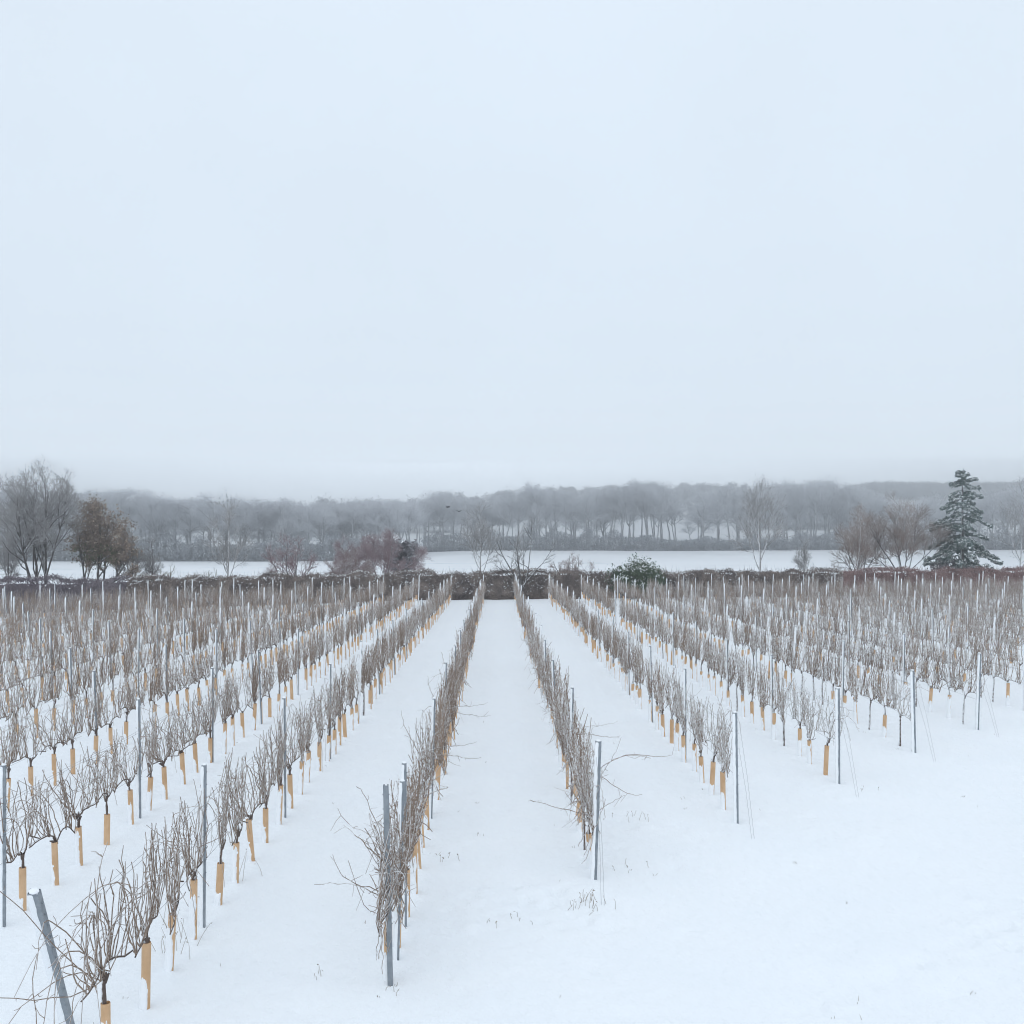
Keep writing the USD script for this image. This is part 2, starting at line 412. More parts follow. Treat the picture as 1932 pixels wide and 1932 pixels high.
def vine_proto(rng, detail, wild=None, dense=False):
    """a pruned vine: trunk, bent-over arms tied to the wire, upright canes from the arms"""
    p = proto("grapevine")
    hz = rng.uniform(0.60, 0.70)
    tk = polyline([(0, 0, -0.05), (rng.normal(0, 0.004), rng.normal(0, 0.004), 0.25), (rng.normal(0, 0.006), rng.normal(0, 0.006), 0.5), (rng.normal(0, 0.012), rng.normal(0, 0.03), hz)], 10 if detail else 6)
    tr = np.linspace(0.021, 0.017, len(tk)) * (1 + 0.12 * rng.normal(size=len(tk)))
    mb = MB().tubes(tk, tr, 7 if detail else 4)
    head = tk[-1]
    for _ in range(4 if detail else 2):                      # knobbly head with spurs
        d = rng.normal(size=3) * (0.02, 0.05, 0.02) + (0, 0, 0.05)
        mb.tubes(np.stack([head - (0, 0, 0.03), head + d * 0.6, head + d]), [0.021, 0.017, 0.009], 6 if detail else 4)
    wood = mb
    arms, shoots, snow = [], [], MB()
    bases = []
    for s in (-1, 1):
        L = rng.uniform(0.42, 0.56)
        top = rng.uniform(0.05, 0.16)
        pts = polyline([head, head + (rng.normal(0, 0.02), s * L * 0.3, top), head + (rng.normal(0, 0.03), s * L * 0.65, top * 0.9 + rng.normal(0, 0.015)), head + (rng.normal(0, 0.03), s * L, rng.uniform(-0.03, 0.1))], 9 if detail else 6)
        pts += rng.normal(0, 0.004, pts.shape)
        arms.append((pts, np.linspace(0.0115, 0.0075, len(pts))))
        bases.append(pts)
        if detail:
            up = pts[1:-1] + (-0.004, 0, 0.008)
            snow.tubes(up, np.concatenate([[0.002], rng.uniform(0.003, 0.008, len(up) - 2), [0.002]]), 5)
    ns = int(rng.integers(34, 48)) if dense else int(rng.integers(15, 29)) if detail else int(rng.integers(24, 38))
    for q in range(ns):
        s = q % 2
        u = rng.uniform(0.05, 1.0) ** 0.8
        b = bases[s]
        f = u * (len(b) - 1); i0 = min(int(f), len(b) - 2)
        p0 = b[i0] + (b[i0 + 1] - b[i0]) * (f - i0)
        zt = rng.uniform(0.3, 0.62) if dense and rng.random() < 0.16 else rng.uniform(1.28, 1.74) if rng.random() < (0.6 if dense else 0.82) else rng.uniform(0.9, 1.25)
        y1 = p0[1] + rng.normal(0, 0.13 if rng.random() < 0.72 else 0.33)
        x1 = rng.normal(0, 0.095 if dense else 0.055)
        k = 8 if detail else 5
        t = np.linspace(0, 1, k)
        bow = (0.05 + 0.07 * rng.random()) * np.sign(p0[1] + 1e-6) * (1 if rng.random() < 0.8 else -0.8)
        pts = np.stack([p0[0] + (x1 - p0[0]) * t + rng.normal(0, 0.025) * np.sin(np.pi * t), p0[1] + (y1 - p0[1]) * t + bow * np.sin(np.pi * t ** 0.8), p0[2] + (zt - p0[2]) * t ** 0.95], -1)
        pts[1:] += rng.normal(0, 0.009, (k - 1, 3)) * (1, 1, 0.3)
        r0 = rng.uniform(0.0052, 0.0082) * (1.0 if detail else 1.18)
        shoots.append([(pts, np.linspace(r0, r0 * 0.6, k))])
        for _ in range(int(rng.integers(0, 3))):              # short side shoots and tendrils
            j = int(rng.integers(2, k - 1))
            d = rng.normal(size=3) * (0.05, 0.07, 0.05) + (0, 0, 0.05)
            shoots[-1].append((np.stack([pts[j], pts[j] + d * 0.5 + rng.normal(0, 0.006, 3), pts[j] + d]), np.array([0.003, 0.0026, 0.0018])))
    loose = []
    for _ in range(int(rng.integers(3, 8)) if detail or dense else int(rng.integers(2, 5))):   # canes arching over into the neighbours
        s = rng.choice([-1, 1]); a = rng.normal(0, 0.07)
        z1 = rng.uniform(0.95, 1.35)
        loose.append([(0, 0.1 * s, 0.72), (a, 0.3 * s, z1), (a * 1.6 + rng.normal(0, 0.05), rng.uniform(0.5, 0.75) * s, z1 + rng.uniform(-0.15, 0.3)), (a * 2 + rng.normal(0, 0.1), rng.uniform(0.7, 1.0) * s, rng.uniform(0.55, 1.6))])
    for c in (wild or []) + loose:                                    # long loose canes
        k = 12 if detail else 7
        pts = polyline(c, k)
        pts[1:] += rng.normal(0, 0.006, (k - 1, 3))
        r0 = rng.uniform(0.005, 0.0065)
        shoots.append([(pts, np.linspace(r0, r0 * 0.45, k))])
        for _ in range(3):
            j = int(rng.integers(3, k - 1))
            d = rng.normal(size=3) * 0.07
            shoots[-1].append((np.stack([pts[j], pts[j] + d * 0.5 + rng.normal(0, 0.008, 3), pts[j] + d]), np.array([0.003, 0.0026, 0.0018])))
    if detail:
        obj("trunk", wood.mesh(), "vine_wood", p, smooth=True)
        for a in arms:
            obj("arm", MB().tubes(a[0], a[1], 6).mesh(), "vine_wood", p, smooth=True)
        for sh in shoots:
            mb = MB()
            for pts, r in sh:
                mb.tubes(pts, r, 5)
            obj("shoot", mb.mesh(), "vine_cane", p, smooth=True)
        obj("snow_on_arms", snow.mesh(), "snow_clod", p, smooth=True)
    else:
        for a in arms:
            wood.tubes(a[0], a[1], 4)
        obj("trunk", wood.mesh(), "vine_wood", p)
        mb = MB()
        for sh in shoots:
            for pts, r in sh:
                mb.tubes(pts, r, 3)
        obj("shoots", mb.mesh(), "vine_cane", p, kind="stuff")
    return p


rng = np.random.default_rng(11)
near_vines = [vine_proto(rng, True) for _ in range(20)]
dense_vines = [vine_proto(rng, False, dense=True) for _ in range(10)]
far_vines = [vine_proto(rng, False) for _ in range(22)]
guards = [guard_proto(rng, rng.uniform(0.5, 0.6), bare) for bare in (0.4, 0.8, 1.2, 0.9, 2.2, 1.4, 0.15, 1.1, 0.6, 1.6)]
posts = [post_proto(rng, h, snow=s) for h, s in ((1.9, 0.8), (1.93, 0.6), (1.87, 0.9), (1.9, 0.5))]
snowy_posts = [post_proto(rng, h, snow=2.0) for h in (1.9, 1.88, 1.93)]
end_posts = [post_proto(rng, 1.78, 0.075, 0.05, 0.9), post_proto(rng, 1.8, 0.07, 0.05, 0.8)]

# rows: side, number from the middle aisle, x, near end
ROWS = []
for k, (x, y0) in enumerate(((-1.07, 10.05), (-3.41, 8.75), (-5.72, 6.0), (-8.05, 6.0), (-10.35, 6.0), (-12.7, 6.0))):
    ROWS.append(("left", k + 1, x, y0))
for k in range(6, 13):
    ROWS.append(("left", k + 1, -12.7 - 2.33 * (k - 5), 6.0))
for k, (x, y0) in enumerate(((1.26, 13.35), (3.76, 16.0), (6.2, 18.5), (8.7, 21.2), (11.2, 23.7))):
    ROWS.append(("right", k + 1, x, y0))
for k in range(5, 16):
    ROWS.append(("right", k + 1, 11.2 + 2.45 * (k - 4), 23.7 + 2.55 * (k - 4)))


def row_name(side, k):
    return f"{'' if k == 1 else ordinal(k) + ' '}{'first ' if k == 1 else ''}row {side} of the aisle"


def in_view(x, y, z, h):
    a, b = proj((x, y, z)), proj((x, y, z + h))
    return -25 < a[0] < 1957 and b[1] < 1945 and y > 5


vine_spots, post_spots, guard_spots = [], [], []
for side, k, x, y0 in ROWS:
    rr = np.random.default_rng(1000 + k + (100 if side == "left" else 0))
    yend = hedge_y(x) - 3.0
    first_vine = y0 + ((0.35 if k == 1 else 0.75) if side == "right" else 0.0)
    if (side, k) == ("left", 1):
        first_vine = 10.2
    n = 0
    for y in np.arange(first_vine, yend - 0.2, 0.9):
        y = y + rr.normal(0, 0.05)
        xx = x + rr.normal(0, 0.025)
        if rr.random() < 0.025 and y > 25:
            continue
        z = float(ground(xx, y))
        if not in_view(xx, y, z, 1.6):
            continue
        n += 1
        uv = (rr.random(), rr.random())
        vine_spots.append((y, xx, z, side, k, n) + uv)
        chance = 0.97 if side == "left" or k <= 2 else (0.8 if k == 3 else 0.5)
        if rr.random() < chance:
            guard_spots.append((y, xx, z, side, k, n) + uv)
    ys = [y0] if side == "right" else []
    if (side, k) == ("left", 1):
        ys = [10.75, 11.67]
    start = {("left", 2): 11.8, ("left", 1): 16.1}.get((side, k), 11.8 + 0.1 * rr.normal() if side == "left" else y0 + 4.4)
    ys += [y + rr.normal(0, 0.08) for y in np.arange(start, yend - 1.5, 4.4)] + [yend]
    n = 0
    for y in ys:
        z = float(ground(x, y))
        if in_view(x, y, z, 1.8):
            n += 1
            end = side == "right" and y == y0
            post_spots.append((y, x, z, side, k, n, rr.random(), rr.random(), end))

vine_spots.sort(); guard_spots.sort(); post_spots.sort()

GX, GY = np.meshgrid(gx, gy)
GZ = ground(GX, GY)
rng = np.random.default_rng(3)
# animal tracks, half-filled prints and small humps in the snow
dips = []
for x0, y0, x1, y1, n, r, dz in ((5.2, 10.6, 7.2, 12.6, 26, 0.07, 0.035), (6.1, 9.9, 7.0, 11.0, 26, 0.10, 0.03), (-0.6, 11.6, 1.4, 13.0, 26, 0.08, 0.03), (0.2, 12.2, 0.9, 13.2, 14, 0.09, 0.04),
                                (1.6, 14.5, 3.2, 16.5, 12, 0.08, 0.03), (-4, 9, 6, 14, 60, 0.09, 0.018), (-2.6, 14, 6, 26, 80, 0.12, 0.02), (1, 8.6, 6, 11, 40, 0.1, 0.02)):
    for _ in range(n):
        dips.append((rng.uniform(x0, x1), rng.uniform(y0, y1), r * rng.uniform(0.6, 1.5), 2.2 * dz * rng.choice([-1, -1, 1]) * rng.uniform(0.4, 1.2)))
for k in range(24):  # a line of hoof or boot prints crossing the headland
    dips.append((3.0 + 0.17 * k + 0.07 * (-1) ** k, 9.6 + 0.12 * k + rng.normal(0, 0.03), 0.075, -0.04))
for y, x, z, *_r in guard_spots:     # wind-packed snow round the foot of each guard
    if y < 32:
        dips.append((x - 0.05, y - 0.02, 0.10, rng.uniform(0.01, 0.035)))
        dips.append((x + 0.10, y + 0.03, 0.07, -rng.uniform(0.005, 0.025)))
for y, x, z, *_r in post_spots:
    if y < 32:
        dips.append((x - 0.06, y - 0.02, 0.09, rng.uniform(0.01, 0.03)))
        dips.append((x + 0.08, y, 0.06, -0.02))
for dx, dy, r, dz in dips:
    ix = slice(*np.searchsorted(gx, [dx - 3 * r, dx + 3 * r])); iy = slice(*np.searchsorted(gy, [dy - 3 * r, dy + 3 * r]))
    GZ[iy, ix] += dz * np.exp(-((GX[iy, ix] - dx) ** 2 + (GY[iy, ix] - dy) ** 2) / r ** 2)
nx, ny = len(gx), len(gy)
i, j = np.meshgrid(np.arange(ny - 1), np.arange(nx - 1), indexing="ij")
q = np.stack([i * nx + j, i * nx + j + 1, (i + 1) * nx + j + 1, (i + 1) * nx + j], -1).reshape(-1, 4)
obj("ground", (np.stack([GX, GY, GZ], -1).reshape(-1, 3), q), "snow_ground", smooth=True,
    label="smooth white snow covering the vineyard, the field beyond and the hills", cat="snow", kind="structure")



def scatter(name, protos, spots, sc, **tags):
    pi = UsdGeom.PointInstancer.Define(stage, numbered("/World", name))
    root = str(pi.GetPath())
    rel = pi.CreatePrototypesRel()
    for n, src in enumerate(protos):
        pp = f"{root}/kind_{n:03d}" if n else f"{root}/kind"
        g = UsdGeom.Xform.Define(stage, pp)
        g.GetPrim().GetReferences().AddInternalReference(src)
        rel.AddTarget(pp)
    rg = np.random.default_rng(5)
    pos, idx, ori, scl = [], [], [], []
    for s in spots:
        pos.append(Gf.Vec3f(float(s[1]), float(s[0]), float(s[2])))
        idx.append(int(rg.integers(len(protos))))
        a = math.radians(sc[2](rg)) / 2
        ori.append(Gf.Quath(math.cos(a), 0, 0, math.sin(a)))
        u = rg.uniform(sc[0], sc[1])
        scl.append(Gf.Vec3f(1, 1, u))
    pi.CreatePositionsAttr(Vt.Vec3fArray(pos)); pi.CreateProtoIndicesAttr(Vt.IntArray(idx))
    pi.CreateOrientationsAttr(Vt.QuathArray(ori)); pi.CreateScalesAttr(Vt.Vec3fArray(scl))
    tag(pi.GetPrim(), kind="stuff", **tags)


# the first vines of the two rows beside the aisle and of the left row are rank and untied
wild_L2 = [[(0, 0, .7), (-.25, -.3, 1.25), (-.2, -.75, 1.45), (-.1, -1.1, 1.25)], [(0, 0, .7), (.1, -.4, 1.3), (.15, -.5, 1.75), (.2, -.45, 2.0)],
           [(0, -.1, .7), (-.2, -.5, .9), (-.45, -.9, .7), (-.5, -1.1, .35)], [(0, .1, .7), (.15, .3, 1.25), (.05, 0, 1.5), (-.15, -.5, 1.4), (-.3, -1.0, 1.0)],
           [(0, 0, .65), (-.3, -.2, 1.0), (-.5, -.5, 1.5), (-.75, -.7, 1.75)], [(0, -.2, .7), (-.15, -.6, 1.0), (-.05, -.9, .6), (0, -1.0, .25)],
           [(0, 0, .7), (-.15, -.6, .8), (-.5, -.9, .95), (-.75, -1.0, 1.0)], [(0, .1, .7), (.1, -.3, 1.1), (.3, -.2, 1.45), (.42, .05, 1.5)],
           [(0, 0, .7), (-.05, -.7, 1.2), (-.1, -.95, .9), (-.15, -.9, .4)], [(-.1, -.9, .1), (-.2, -.85, .6), (-.25, -.8, 1.1), (-.1, -.7, 1.35)],
           [(.05, -.7, .1), (0, -.75, .6), (.1, -.8, 1.0), (.2, -.5, 1.3)]]
wild_L1 = [[(0, 0, 1.2), (-.2, -.2, 1.5), (-.3, -.2, 1.6), (-.42, -.1, 1.66)], [(0, 0, 1.3), (-.15, 0, 1.5), (-.35, .1, 1.55), (-.5, .1, 1.75)],
           [(0, 0, .8), (-.2, 0, .95), (-.45, .1, .97), (-.75, .1, .95)], [(0, 0, .9), (-.3, 0, 1.0), (-.45, 0, 1.1), (-.55, 0, 1.3)],
           [(0, 0, 1.3), (-.15, 0, 1.75), (-.25, 0, 1.95), (-.3, 0, 2.0)]]
wild_R1 = [[(0, 0, 1.2), (.2, -.3, 1.5), (.45, -.3, 1.62), (.85, -.2, 1.55)], [(0, 0, 1.3), (.25, -.2, 1.5), (.6, -.1, 1.58), (1.0, 0, 1.5), (1.2, 0, 1.62)],
           [(0, 0, 1.0), (.2, 0, 1.3), (.35, 0, 1.5), (.5, 0, 1.8)], [(0, 0, 1.35), (.3, 0, 1.2), (.5, 0, 1.05), (.75, 0, 1.0)], [(0, 0, .7), (.2, 0, .85), (.4, 0, .95), (.5, 0, 1.0)],
           [(0, 0, 1.3), (.02, -.2, 1.7), (.06, -.3, 1.95), (.1, -.3, 2.05)], [(0, 0, .75), (-.3, 0, .85), (-.6, 0, .95), (-.8, 0, 1.0)]]
wild_L1b = [[(0, 0, 1.1), (.3, 0, 1.15), (.6, 0, 1.1), (.85, 0, 1.12)], [(0, 0, 1.2), (.3, 0, 1.28), (.55, 0, 1.3), (.8, 0, 1.36)], [(0, 0, 1.0), (-.2, 0, 1.4), (-.3, 0, 1.6), (-.35, 0, 1.85)]]
rw = np.random.default_rng(77)
for _ in range(16):
    z0 = rw.uniform(0.7, 1.2); s = rw.choice([-1, 1])
    wild_L1.append([(rw.normal(0, .05), rw.normal(0, .12), z0 - .15), (rw.normal(0.02, .09), rw.uniform(-.25, .2), z0 + rw.uniform(.1, .35)), (rw.normal(0.02, .11), rw.uniform(-.3, .3), z0 + rw.uniform(-.1, .6)), (rw.normal(0.0, .13), rw.uniform(-.3, .4), rw.uniform(.4, 1.7))])
for _ in range(10):
    z0 = rw.uniform(0.7, 1.2)
    wild_R1.append([(rw.normal(0, .05), rw.normal(0, .1), z0 - .1), (rw.normal(-.02, .08), rw.uniform(-.2, .2), z0 + .25), (rw.normal(-.02, .1), rw.uniform(-.3, .3), z0 + rw.uniform(-.1, .5)), (rw.normal(0, .12), rw.uniform(-.3, .4), rw.uniform(.4, 1.6))])
special = {("left", 2, 1): (wild_L2, "tangled grapevine with loose arching canes around the leaning post at front left"),
           ("left", 1, 1): (wild_L1, "rank grapevine with canes sprawling left, at near end of first row left of aisle"),
           ("right", 1, 1): (wild_R1, "grapevine with long canes sticking out right, at near end of first row right of aisle"),
           ("left", 1, 7): (wild_L1b, "grapevine with long canes reaching out over the aisle, first row left of it"),
           ("left", 1, 11): (wild_L1b, None), ("right", 1, 5): (wild_L1b, None)}
rng = np.random.default_rng(17)
for n, (y, x, z, side, k, num, u, v) in enumerate(vine_spots[:300]):
    lab = f"leafless grapevine, {ordinal(num)} in view from near end, {row_name(side, k)}"
    tags = dict(label=lab, cat="grapevine", group="leafless grapevines trained in rows")
    rz = (v - 0.5) * 24
    sc = (1, 0.92 + 0.2 * u, 0.9 + 0.16 * v)
    sp = special.get((side, k, num))
    if sp:
        pr = vine_proto(rng, True, sp[0], dense=k == 1)
        tags["label"] = sp[1] or lab
        copy_of(pr, "grapevine", (x, y, z), 0, (1, 1, 1), ((u - 0.5) * 7.0, (v - 0.5) * 7.0), **tags)
    else:
        pr = dense_vines[int(u * 983) % len(dense_vines)] if k == 1 else near_vines[int(u * 997) % len(near_vines)] if n < 70 else far_vines[int(u * 997) % len(far_vines)]
        copy_of(pr, "grapevine", (x, y, z), rz, sc, ((u - 0.5) * 7.0, (v - 0.5) * 7.0), **tags)
scatter("distant_grapevines", far_vines, vine_spots[300:], (0.88, 1.06, lambda g: g.uniform(-14, 14)),
        label="mass of leafless grapevines filling the far half of the vineyard rows", cat="grapevines")

for n, (y, x, z, side, k, num, u, v) in enumerate(guard_spots[:300]):
    tall = "snow-plastered tan" if k > 2 and side == "right" else "tan"
    copy_of(guards[int(u * 991) % len(guards)], "vine_guard", (x, y, z), (v - 0.5) * 30, (1, 1, 0.85 + 0.3 * ((u * 7.3) % 1)), ((u - 0.5) * 7.0, (v - 0.5) * 7.0),
            label=f"{tall} guard tube round the {ordinal(num)} vine in view, {row_name(side, k)}", cat="vine guard", group="tan guard tubes round the vine trunks")
scatter("distant_vine_guards", guards, guard_spots[300:], (0.85, 1.15, lambda g: g.uniform(-15, 15)),
        label="mass of tan guard tubes round the vine trunks of the far rows", cat="vine guards")

for n, (y, x, z, side, k, num, u, v, end) in enumerate(post_spots):
    if end:
        lab = f"grey steel end post at near end of {row_name(side, k)}"
    else:
        lab = f"grey steel post, {ordinal(num)} in view from near end, {row_name(side, k)}"
    pr = end_posts[n % 2] if end else (snowy_posts[int(u * 887) % 3] if (y > 42 and v > 0.3) or (y > 20 and v > 0.7) else posts[int(u * 887) % len(posts)])
    copy_of(pr, "vineyard_post", (x, y, z), (90 if u > .5 else -90) * 0 + (v - 0.5) * 14, (1, 1, 0.96 + 0.07 * v), ((u - 0.5) * 4.5, (v - 0.5) * 4.5), label=lab, cat="post", group="grey steel posts of the vine rows")

# the leaning end post of the second left row, and the thick end post of the first
lean = post_proto(rng, 1.93, 0.088, 0.06, 0.8)
b0 = foot(121, 9.28); top = at(66, 1682, 8.45)
d = top - b0
tilt_x = math.degrees(math.atan2(-d[1], d[2])); tilt_y = math.degrees(math.atan2(d[0], math.hypot(d[1], d[2])))
copy_of(lean, "vineyard_post", b0, 0, (1, 1, np.linalg.norm(d) / 1.93), (tilt_x, tilt_y), label="thick grey end post leaning towards the viewer at front left", cat="post", group="grey steel posts of the vine rows")
b0 = foot(734, 10.1)
copy_of(post_proto(rng, 2.03, 0.052, 0.045, 0), "vineyard_post", b0, 0, (1, 1, 1), (2.0, -0.9), label="thick grey end post at near end of first row left of aisle", cat="post", group="grey steel posts of the vine rows")

# trellis wires of each row, guy wires of the right-hand end posts
for side, k, x, y0 in ROWS:
    yend = hedge_y(x) - 3.0
    ys = np.arange(max(y0, 7.0), yend, 2.2)
    gz = ground(np.full_like(ys, x), ys, False)
    t = thing("trellis_wires", (x, ys[0], gz[0]), label=f"thin steel wires strung between the posts of {row_name(side, k)}", cat="trellis wires", group="wires strung along the vine rows")
    for h, off in ((0.72, 0.0), (1.05, 0.03), (1.05, -0.03), (1.4, 0.03), (1.4, -0.03)):
        pts = np.stack([np.full_like(ys, off), ys - ys[0], gz - gz[0] + h + 0.012 * np.cos(ys * 1.43)], -1)
        obj("wire", MB().tubes(pts, 0.0023, 3).mesh(), "wire_steel", t)
for side, k, x, y0 in ROWS:
    if side == "right" and k <= 5:
        g0 = float(ground(x, y0)); g1 = float(ground(x + 0.05, y0 - 1.0))
        t = thing("guy_wire", (x, y0 - 1.0, g1), label=f"thin guy wire from end post to snow, {row_name(side, k)}", cat="guy wire", group="guy wires of the end posts")
        for h, dx in ((1.62, 0.04), (1.2, 0.0)):
            obj("strand", MB().tubes(np.array([(0.03, 0.98, g0 - g1 + h), (dx * 0.5 + 0.03, 0.5, (g0 - g1 + h) / 2), (dx, 0, -0.05)]), 0.0017, 4).mesh(), "wire_steel", t)

# ------------------------------------------------------------------ trees
def grow(rng, stems, levels, env=None):
    """stems: list of (points, radii). Each level sprouts from the one before. env: (centre, radii) of the crown."""
    k0 = 10
    P = np.stack([polyline(s[0], k0) for s in stems]); R = np.stack([np.linspace(s[1][0], s[1][1], k0) for s in stems])
    P[:, 1:] += rng.normal(0, 1, P[:, 1:].shape) * R[:, 1:, None] * 0.35
    out = [(P, R)]
    for L in levels:
        n = len(P); m = L["n"]
        idx = np.repeat(np.arange(n), m)
        t = rng.uniform(L.get("t0", 0.3), 1.0, len(idx)) ** L.get("tp", 0.9)
        f = t * (P.shape[1] - 1); i0 = np.minimum(f.astype(int), P.shape[1] - 2); w = (f - i0)[:, None]
        p0 = P[idx, i0] * (1 - w) + P[idx, i0 + 1] * w
        T = P[idx, i0 + 1] - P[idx, i0]; T /= np.linalg.norm(T, axis=1, keepdims=True) + 1e-9
        r = R[idx, i0] * (1 - w[:, 0]) + R[idx, i0 + 1] * w[:, 0]
        side = np.cross(T, rng.normal(size=T.shape)); side /= np.linalg.norm(side, axis=1, keepdims=True) + 1e-9
        a = np.radians(rng.normal(L["ang"], L.get("dang", 10), len(idx)))[:, None]
        d = np.cos(a) * T + np.sin(a) * side
        length = L["len"] * rng.uniform(0.6, 1.25, len(idx)) * (1 - 0.4 * t * L.get("short", 1))
        if env is not None:
            tip = p0 + (d + (0, 0, L.get("up", 0) * 2)) * length[:, None]
            e = np.sqrt((((tip - env[0]) / env[1]) ** 2).sum(1))
            e *= 1 + 0.18 * rng.normal(size=len(e))
            length = np.where(e > 1, length * np.clip(1.7 - 0.75 * e, 0.12, 1), length)
        k = L.get("k", 5)
        pts = [p0]; step = (length / (k - 1))[:, None]
        for _ in range(k - 1):
            d = d + rng.normal(0, L.get("wob", 0.16), d.shape) + np.array([0, 0, L.get("up", 0.0)])
            d /= np.linalg.norm(d, axis=1, keepdims=True)
            pts.append(pts[-1] + d * step)
        P = np.stack(pts, 1)
        r0 = np.minimum(r * 0.75, L["r"])
        R = r0[:, None] * np.linspace(1, 0.45, k)
        out.append((P, R))
    return out


def write_tree(path, g, bark_mat, twig_mat, split=1):
    mb = MB()
    for n, (P, R) in enumerate(g[:split + 1]):
        mb.tubes(P, R, 8 if n == 0 else 5)
    obj("trunk", mb.mesh(), bark_mat, path, smooth=True)
    mb = MB()
    for P, R in g[split + 1:]:
        mb.tubes(P, R, 3)
    obj("crown", mb.mesh(), twig_mat, path)
    return np.vstack([P.reshape(-1, 3) for P, R in g[split + 1:]])


def tree(name, xd, dY, top, half_w, label, stems, levels, bark_mat="tree_bark", twig_mat="twig_grey", seed=1, env_low=0.25, cat="tree", split=1):
    """stems given for a tree of unit height and half width 1"""
    X0 = at(xd, 1020, 77)[0]
    Y = hedge_y(X0) + dY
    for _ in range(3):
        Y = hedge_y(at(xd, 1020, Y)[0]) + dY
    b = foot(xd, Y)
    h = at(xd, top, Y)[2] - b[2]
    w = half_w / FPX * Y
    rg = np.random.default_rng(seed)
    t = thing(name, b, label=label, cat=cat)
    st = [(np.array(s, float) * (w, w, h), np.array(r)) for s, r in stems]
    env = (np.array([0, 0, h * (1 + env_low) / 2]), np.array([w, w, h * (1 - env_low) / 2 * 1.04]))
    g = grow(rg, st, [{**L, "len": L["len"] * h} for L in levels], env)
    pts = write_tree(t, g, bark_mat, twig_mat, split)
    return t, pts, rg, h, w


LV = [dict(n=7, len=0.45, ang=32, up=0.06, t0=0.3, r=0.05, k=6), dict(n=6, len=0.24, ang=34, up=0.06, t0=0.2, r=0.024, k=5), dict(n=6, len=0.13, ang=36, up=0.05, r=0.018, k=4), dict(n=4, len=0.075, ang=38, up=0.04, r=0.013, k=3)]


def lv(scale=1.0, n=(7, 6, 6, 4), up=0.06, ang=0, r=1.0):
    return [{**L, "n": n[i], "len": L["len"] * scale, "up": up, "ang": L["ang"] + ang, "r": L["r"] * r} for i, L in enumerate(LV[:len(n)])]


tree("bare_tree", 76, 3.0, 878, 66, "tall bare twin-trunked tree behind the hedge at far left",
     [([(-.06, 0, -.03), (-.1, 0, .2), (-.22, .1, .5), (-.2, .1, .84)], (.13, .02)), ([(.06, 0, -.03), (.12, 0, .2), (.14, .05, .55), (.15, 0, .88)], (.15, .02)),
      ([(-.05, 0, .02), (-.4, .1, .25), (-.62, .1, .5), (-.75, .1, .75)], (.08, .015)), ([(.1, 0, .15), (.4, -.1, .4), (.62, 0, .6), (.7, 0, .75)], (.07, .015)), ([(0, 0, .05), (-.2, -.4, .3), (-.25, -.7, .55), (-.3, -.7, .8)], (.08, .015))],
     lv(0.8, (11, 8, 7, 5), 0.07, r=1.0), seed=21, env_low=0.18)
t, pts, rg, h, w = tree("leafy_tree", 182, 4.0, 950, 66, "brown bushy tree still holding withered leaves beside the tall bare tree",
     [([(-.1, 0, -.03), (-.3, 0, .2), (-.5, .1, .5), (-.45, 0, .75)], (.1, .02)), ([(0, 0, -.03), (.02, 0, .25), (.05, .1, .6), (.1, 0, .93)], (.13, .02)), ([(.08, 0, -.02), (.4, 0, .2), (.75, .1, .4), (.85, .1, .55)], (.09, .015)), ([(0, .1, 0), (.05, .5, .4), (0, .6, .7)], (.09, .02))],
     lv(0.75, (10, 8, 7, 4), 0.05), twig_mat="twig_brown", seed=22, env_low=0.12)
c = pts[rg.random(len(pts)) < 0.13]; c = c[c[:, 2] > 0.3 * h]
obj("withered_leaves", MB().tris(rg, c + rg.normal(0, .08, c.shape), 0.15, 0.7).mesh(), "dead_leaf", t)
c = pts[(pts[:, 2] < 0.6 * h) & (pts[:, 2] > 0.18 * h) & (np.abs(pts[:, 0]) < .7 * w)]; c = c[rg.random(len(c)) < 0.10]
obj("ivy", MB().tris(rg, c + rg.normal(0, .08, c.shape), 0.14, 0.8).mesh(), "ivy_leaf", t)

birch = lambda lean=0.0: [([(0, 0, -.03), (.02, 0, .3), (.1 + lean, 0, .6), (.02 + lean, 0, .97)], (.075, .012)), ([(.03, 0, .2), (.35, 0, .42), (.5, 0, .6)], (.035, .01)), ([(.0, 0, .3), (-.3, 0, .5), (-.38, 0, .72)], (.035, .01))]
BL = [dict(n=15, len=0.30, ang=38, up=0.05, t0=0.25, r=0.022, k=6), dict(n=8, len=0.14, ang=36, up=0.03, t0=0.2, r=0.015, k=4), dict(n=6, len=0.08, ang=38, up=0.0, r=0.012, k=3)]
tree("birch_tree", 428, 2.2, 945, 42, "slender pale bare tree standing behind the hedge, left of the low bare bush", birch(), BL, "birch_bark", "twig_grey", 23, 0.2, split=0)
tree("birch_tree", 905, 2.0, 948, 44, "slender bare tree with a snow-flecked trunk behind the hedge left of the aisle end", birch(-.05), BL, "birch_bark", "twig_grey", 24, 0.2, split=0)
tree("birch_tree", 1434, 1.0, 912, 48, "tallest pale-trunked bare tree at the hedge in the right half", [([(.02, 0, -.03), (0, 0, .3), (-.06, 0, .6), (.04, 0, .98)], (.1, .014)), ([(0, 0, .22), (-.35, 0, .45), (-.45, .1, .72)], (.045, .012)), ([(0, 0, .3), (.3, 0, .5), (.5, 0, .8)], (.05, .012)), ([(-.03, 0, .45), (-.2, .2, .7), (-.25, 0, .92)], (.04, .01))], BL, "birch_bark", "twig_grey", 25, 0.25, split=0)
tree("birch_tree", 1616, 1.6, 962, 34, "thin white-stemmed bare tree at the hedge left of the brown spreading tree", birch(.1), BL, "birch_bark", "twig_brown", 26, 0.2, split=0)
